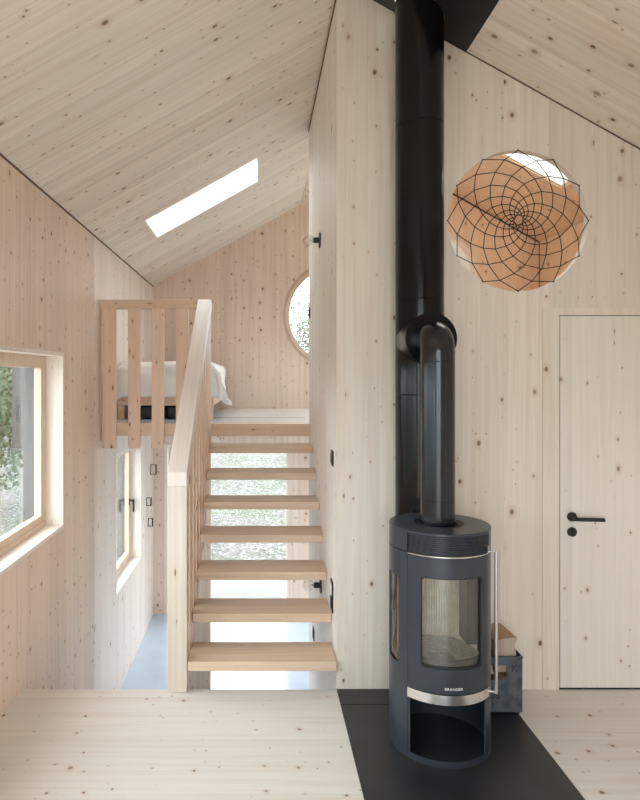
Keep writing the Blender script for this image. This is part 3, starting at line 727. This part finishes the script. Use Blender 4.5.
for a, b_ in zip(zz[:-1], zz[1:]):
    MB().lathe([(PR - .0015, a), (PR, a + .002), (PR, b_ - .002), (PR - .0015, b_)], (PX, PY, 0), 'z', 56).build('pipe_section', M['pipe'], pp, smooth=15)
path = [(PX, PY, 1.838)]
for i in range(0, 13):
    a = PI / 2 * i / 12; rb = .075; path.append((PX, PY + rb * (1 - math.cos(a)), 1.84 + rb * math.sin(a)))
path.append((PX, 3.1655, 1.84 + rb))
MB().tube(path, PR, 48, cap=False).build('elbow', M['pipe'], pp, smooth=50)
MB().lathe([(PR + .0008, 1.032), (PR + .003, 1.034), (PR + .003, 1.045), (PR + .0008, 1.047)], (PX, PY, 0), 'z', 56).build('pipe_collar', M['pipe'], pp, smooth=40)

# ------------------------------------------------------------------ firewood crate
cx0, cx1, cy0, cy1, cz0, cz1 = 1.055, 1.343, 3.255, 3.500, .006, .297
ct = empty('firewood_crate', ((cx0 + cx1) / 2, (cy0 + cy1) / 2, cz0), 'blue-grey metal crate of firewood between stove and wall', 'crate')
fw = MB(); tw = .004
win = [(1.10, .180), (1.256, .180), (1.256, .250), (1.10, .250)]
def rrect(x0, x1, z0, z1, r, n=5):
    out = []
    for (ccx, ccz, s0) in ((x1 - r, z1 - r, 0), (x0 + r, z1 - r, 1), (x0 + r, z0 + r, 2), (x1 - r, z0 + r, 3)):
        for i in range(n + 1): a = PI / 2 * (s0 + i / n); out.append((ccx + r * math.cos(a), ccz + r * math.sin(a)))
    return out
fw.slab([rect(cx0, cx1, cz0 + .012, cz1), rrect(1.128, 1.262, .183, .256, .012)], mpY(cy0), tw)
fw.build('front_panel', M['zinc'], ct)
MB().slab([rect(cx0, cx1, cz0 + .012, cz1)], mpY(cy1 - tw), tw).build('back_panel', M['zinc'], ct)
for x_ in (cx0, cx1 - tw): MB().box(x_, x_ + tw, cy0 + tw, cy1 - tw, cz0 + .012, cz1).build('side_panel', M['zinc'], ct)
MB().box(cx0 + tw, cx1 - tw, cy0 + tw, cy1 - tw, cz0 + .012, cz0 + .018).build('bottom', M['zinc'], ct)
rm = MB()
for (a, b_, c_, d) in ((cx0 - .003, cx1 + .003, cy0 - .003, cy0 + .005), (cx0 - .003, cx1 + .003, cy1 - .005, cy1 + .003), (cx0 - .003, cx0 + .005, cy0 + .005, cy1 - .005), (cx1 - .005, cx1 + .003, cy0 + .005, cy1 - .005)):
    rm.box(a, b_, c_, d, cz1 - .006, cz1 + .003, .001)
rm.build('rim', M['zinc'], ct)
for x_ in (cx0 + .01, cx1 - .03):
    for y_ in (cy0 + .01, cy1 - .03): MB().box(x_, x_ + .02, y_, y_ + .02, cz0, cz0 + .0125).build('foot', M['black'], ct)
RX = Matrix.Rotation(PI/2, 4, 'X')
text('K', 'stencil_letter', Vector((1.303, cy0 - .001, .238)), RX, .055, M['black'], ct)
text('US', 'stencil_letter', Vector((1.198, cy0 - .001, .102)), RX, .05, M['black'], ct)
def log(x_, y_, z_, L, pts, rot, label, upright=False, mat=None):
    mb = MB(); n = len(pts); seg = 7; vs = []; fs = []
    for j in range(seg + 1):
        for i, p in enumerate(pts):
            s_ = 1 + .06 * MN.noise(Vector((i * 2.3, j * .9, x_ * 9)))
            v = Vector((p[0] * s_, (j / seg - .5) * L, p[1] * s_))
            if upright: v = Vector((v.x, v.z, v.y))
            vs.append(v)
    for j in range(seg):
        for i in range(n): a = j * n + i; b2 = j * n + (i+1) % n; fs.append((a, b2, b2 + n, a + n))
    fs.append(tuple(range(n))); fs.append(tuple(seg * n + i for i in range(n)))
    mb.grid_obj(vs, fs); bmesh.ops.bevel(mb.bm, geom=mb.bm.edges[:], offset=.0012, segments=1, affect='EDGES')
    o = mb.build('firewood_log', mat or M['log']); o.location = (x_, y_, z_); o.rotation_euler = rot
    o.data.materials.append(M['logend'])
    for p in o.data.polygons:
        ax = 2 if upright else 1
        if abs(p.normal[ax]) > .8: p.material_index = 1
    return tag(o, label, 'firewood', 'split logs in the metal crate')
wedge = lambda a, h: [(-a, -h), (a * .9, -h * .9), (a * .75, h * .2), (a * .95, h), (-a * .1, h * .9), (-a * .95, h * .7)]
log(1.262, 3.378, .337, .20, wedge(.062, .050), (0, 0, .06), 'thick split log lying on top of the crate with its pale end forward')
log(1.127, 3.380, .318, .21, wedge(.056, .035), (0, 0, -.02), 'split log lying left on top in the crate, behind the stove handle')
log(1.275, 3.378, .245, .21, wedge(.055, .032), (0, 0, .02), 'split log inside the crate at right, under the thick top log')
log(1.150, 3.378, .235, .21, wedge(.06, .035), (0, 0, 0), 'split log seen through the slot in the crate front', mat=M['logend'])
log(1.265, 3.378, .145, .21, wedge(.06, .042), (0, 0, 0), 'split log low in the crate at right, hidden behind its front')
log(1.130, 3.378, .145, .21, wedge(.06, .042), (0, 0, 0), 'split log low in the crate at left, hidden behind its front')
log(1.190, 3.468, .415, .20, [(-.012, -.02), (.014, -.018), (.012, .02), (-.010, .016)], (.10, .06, 0), 'thin split log standing upright at the back of the crate', upright=True)

# ------------------------------------------------------------------ net in the round opening
NCx, NCz, NR = HO; NYp = YW - .004
nt_ = empty('climbing_net', (NCx, NYp, NCz), 'black cord net knotted like a spider web across the round wall opening', 'net')
radii = [1.0, .885, .76, .635, .52, .415, .325, .25, .19, .14, .10, .065]
NK = 12; kp = []
for k_, r_ in enumerate(radii):
    row = []
    f_ = 1 - r_
    for i in range(NK):
        a = PI / 2 + 2 * PI * (i + .5 * (k_ % 2)) / NK - .11 * k_ * .35
        jit = (random.random() - .5) * .012 if k_ else 0
        row.append(Vector((NCx + .012 * f_ + (r_ + jit) * NR * math.cos(a), NYp + .02 * f_, NCz + .008 * f_ + (r_ + jit) * NR * math.sin(a))))
    kp.append(row)
cords = MB()
for k_ in range(len(radii) - 1):
    for i in range(NK):
        p = kp[k_ + 1][i]
        nb = (kp[k_][i], kp[k_][(i + 1) % NK]) if (k_ + 1) % 2 else (kp[k_][i], kp[k_][(i - 1) % NK])
        for q_ in nb: cords.tube([p, q_], .0026, 5)
for i in range(NK): cords.tube([kp[-1][i], kp[-1][(i+1) % NK]], .002, 5)
kn = cords
for k_ in range(1, len(radii)):
    for p in kp[k_]:
        b2 = bmesh.new(); bmesh.ops.create_icosphere(b2, subdivisions=1, radius=.0042 if k_ < 8 else .003)
        bmesh.ops.translate(b2, vec=p, verts=b2.verts); kn.join(b2)
cords.build('cords', M['cord'], nt_)
for p in kp[0]:
    hk = MB(); b2 = bmesh.new(); bmesh.ops.create_icosphere(b2, subdivisions=1, radius=.005); bmesh.ops.translate(b2, vec=p, verts=b2.verts); hk.join(b2)
    hk.build('wall_hook', M['cord'], nt_)

# ------------------------------------------------------------------ small fittings
def wall_lamp(y_, z_, label):
    t = empty('wall_lamp', (XP, y_, z_), label, 'wall lamp', 'globe wall lamps on the partition')
    MB().lathe([(.0001, -.008), (.052, -.008), (.055, -.005), (.055, -.0005)], (XP, y_, z_), 'x', 40).build('wall_plate', M['black'], t, smooth=40)
    MB().lathe([(.0001, -.048), (.0185, -.048), (.0195, -.046), (.0195, -.006)], (XP, y_, z_), 'x', 32).build('lamp_holder', M['black'], t, smooth=40)
    r_ = .04; prof = [(max(.0001, r_ * math.sin(a)), -.048 - r_ + r_ * math.cos(a)) for a in [PI * i / 20 for i in range(21)]]
    MB().lathe(prof, (XP, y_, z_), 'x', 32).build('glass_globe', M['bulb'], t, smooth=60)
    MB().lathe([(.0001, -.075), (.006, -.073), (.008, -.06), (.008, -.046)], (XP, y_, z_), 'x', 16).build('filament_stem', M['socketwhite'], t, smooth=60)
wall_lamp(4.46, 2.677, 'black wall lamp with clear glass globe high on the partition near the ceiling')
wall_lamp(4.40, .292, 'black wall lamp with clear glass globe low down, seen between the stair treads')
def switch(y_, z_, n_, label, w=.045, top=None, cat='switch'):
    t = empty('light_switch' if cat == 'switch' else 'wall_socket', (XP, y_, z_), label, cat)
    MB().box(XP - .008, XP - .0005, y_ - w, y_ + w, z_ - .045 * n_, z_ + .045 * n_, .003).build('cover_frame', M['black'], t)
    for i in range(n_):
        zc = z_ + (i - (n_ - 1) / 2) * .075
        MB().box(XP - .012, XP - .008, y_ - .026, y_ + .026, zc - .03, zc + .03, .002).build('rocker' if cat == 'switch' else 'insert', (M['socketwhite'] if top and i == n_ - 1 else M['black']), t)
switch(3.70, 1.255, 1, 'black light switch on the partition beside the sixth tread')
switch(5.35, 2.26, 1, 'small black light switch high at the far end of the partition')
switch(3.715, .455, 2, 'black double wall socket on the partition near the lower treads', top=True, cat='socket')
switch(4.95, -.26, 1, 'single black wall socket seen between the two lowest treads', cat='socket')
def hook(y_, z_, label, s_=1.0):
    mb = MB(); h = .06 * s_; d = .075 * s_
    mb.box(XL, XL + .006, y_ - .012, y_ + .012, z_ - h, z_ + h, .001)
    mb.box(XL + .006, XL + d, y_ - .012, y_ + .012, z_ - h, z_ - h + .006, .001)
    mb.box(XL + d - .014, XL + d, y_ - .012, y_ + .012, z_ - h + .006, z_ + h * .9, .001)
    mb.box(XL + .006, XL + d, y_ - .012, y_ + .012, z_ + h - .006, z_ + h, .001)
    o = anchored(mb, 'coat_hook', M['black'], (XL, y_, z_)); return tag(o, label, 'hook', 'black coat hooks by the lower window')
hook(7.72, .61, 'black bent coat hook beside the lower window, topmost of the three')
hook(7.45, .275, 'black bent coat hook beside the lower window, middle in height', .8)
hook(7.56, .01, 'black bent coat hook beside the lower window, lowest of the three', .8)

# ------------------------------------------------------------------ outside
vs, fs = [], []; N = 70
def gz(x_, y_):
    h = ZL - .06
    h += max(0, y_ - 17) * .07 + max(0, -x_ - 9) * .08
    d = 1 if (y_ > 11 or x_ < -3.5) else 0
    return h + d * .12 * MN.noise(Vector((x_ * .6, y_ * .6, 0)))
for j in range(N + 1):
    for i in range(N + 1):
        x_ = -40 + 80 * i / N; y_ = -30 + 110 * j / N; vs.append((x_, y_, gz(x_, y_)))
for j in range(N):
    for i in range(N): a = j * (N + 1) + i; fs.append((a, a+1, a+N+2, a+N+1))
structure(MB().grid_obj(vs, fs), 'ground', M['grass'])
structure(MB().box(-7, 9, -16, YC - T - .01, -.45, -.30, .01), 'bounce_front', M['bounce_ground'])  # pale strips added around the house to throw daylight up indoors
structure(MB().box(XR + T + .01, 9, YC - T, 9, ZL - .05, ZL + .0, .01), 'bounce_side', M['bounce_ground'])
structure(MB().box(-4.2, XL - T - .01, YC - T, 7.3, ZL - .05, ZL + .0, .01), 'bounce_left', M['bounce_ground'])
structure(MB().box(-2.5, 2.2, YF + T + .01, 9.9, ZL - .12, ZL - .02, .01), 'terrace', M['terrace'])
def tree(x_, y_, h, r_, mat, label, n_=900, ls=1.0):
    z_ = gz(x_, y_); t = empty('tree', (x_, y_, z_ - .05), label, 'tree', 'trees outside the house')
    MB().tube([(x_, y_, z_ - .1), (x_ + .1, y_, z_ + h * .4), (x_ - .05, y_ + .1, z_ + h * .8)], [.16, .11, .04], 10).build('trunk', M['bark'], t, smooth=60)
    vs, fs = [], []
    for k_ in range(n_):
        v = Vector((random.gauss(0, 1), random.gauss(0, 1), random.gauss(0, 1))).normalized() * (random.random() ** .45)
        lump = 1 + .3 * MN.noise(v * 2.5 + Vector((x_, y_, 0)))
        p = Vector((x_ + v.x * r_ * lump, y_ + v.y * r_ * lump, z_ + h * .56 + v.z * h * .46 * lump))
        s_ = random.uniform(.045, .10) * ls; a = Vector((random.gauss(0, 1), random.gauss(0, 1), random.gauss(0, 1))).normalized()
        b2 = a.orthogonal().normalized(); o_ = len(vs)
        vs += [p - a * s_, p + b2 * s_ * .5, p + a * s_, p - b2 * s_ * .5]; fs.append((o_, o_+1, o_+2, o_+3))
    me = bpy.data.meshes.new('crown'); me.from_pydata([v - Vector((x_, y_, z_ - .05)) for v in vs], [], fs)
    c = bpy.data.objects.new('crown', me); COL.objects.link(c); me.materials.append(mat); c.parent = t
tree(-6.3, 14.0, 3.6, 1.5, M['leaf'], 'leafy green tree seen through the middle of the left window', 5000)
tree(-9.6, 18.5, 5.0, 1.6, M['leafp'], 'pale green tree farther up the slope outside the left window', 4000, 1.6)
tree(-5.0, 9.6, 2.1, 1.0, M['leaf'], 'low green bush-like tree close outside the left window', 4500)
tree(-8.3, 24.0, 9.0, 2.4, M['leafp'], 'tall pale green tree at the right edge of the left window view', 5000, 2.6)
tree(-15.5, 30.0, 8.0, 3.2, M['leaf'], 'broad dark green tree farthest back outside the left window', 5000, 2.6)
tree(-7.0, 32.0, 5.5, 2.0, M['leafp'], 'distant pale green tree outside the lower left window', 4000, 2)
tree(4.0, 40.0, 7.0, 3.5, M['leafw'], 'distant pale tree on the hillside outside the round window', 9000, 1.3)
sy = 12.0; sx0, sx1 = (12 - 258.4) / 640 * sy, (28 - 258.4) / 640 * sy
zb, zt = 1.72 - (451 - 377.5) / 640 * sy, 1.72 - (362 - 377.5) / 640 * sy
sh = empty('timber_shed', ((sx0 + sx1) / 2, sy + .4, gz(sx0, sy)), 'narrow grey weathered timber tower on a post outside the left window', 'shed')
MB().box(sx0, sx1, sy, sy + .8, zb, zt + .3).build('cladding', M['shed'], sh)
MB().box((sx0 + sx1) / 2 - .06, (sx0 + sx1) / 2 + .06, sy + .34, sy + .46, gz(sx0, sy) - .05, zb).build('post', M['shed'], sh)
MB().prism([(sx0 - .1, zt + .3), (sx1 + .1, zt + .3), ((sx0 + sx1) / 2, zt + .55)], 'y', sy - .1, sy + .9).build('roof', M['shedroof'], sh)
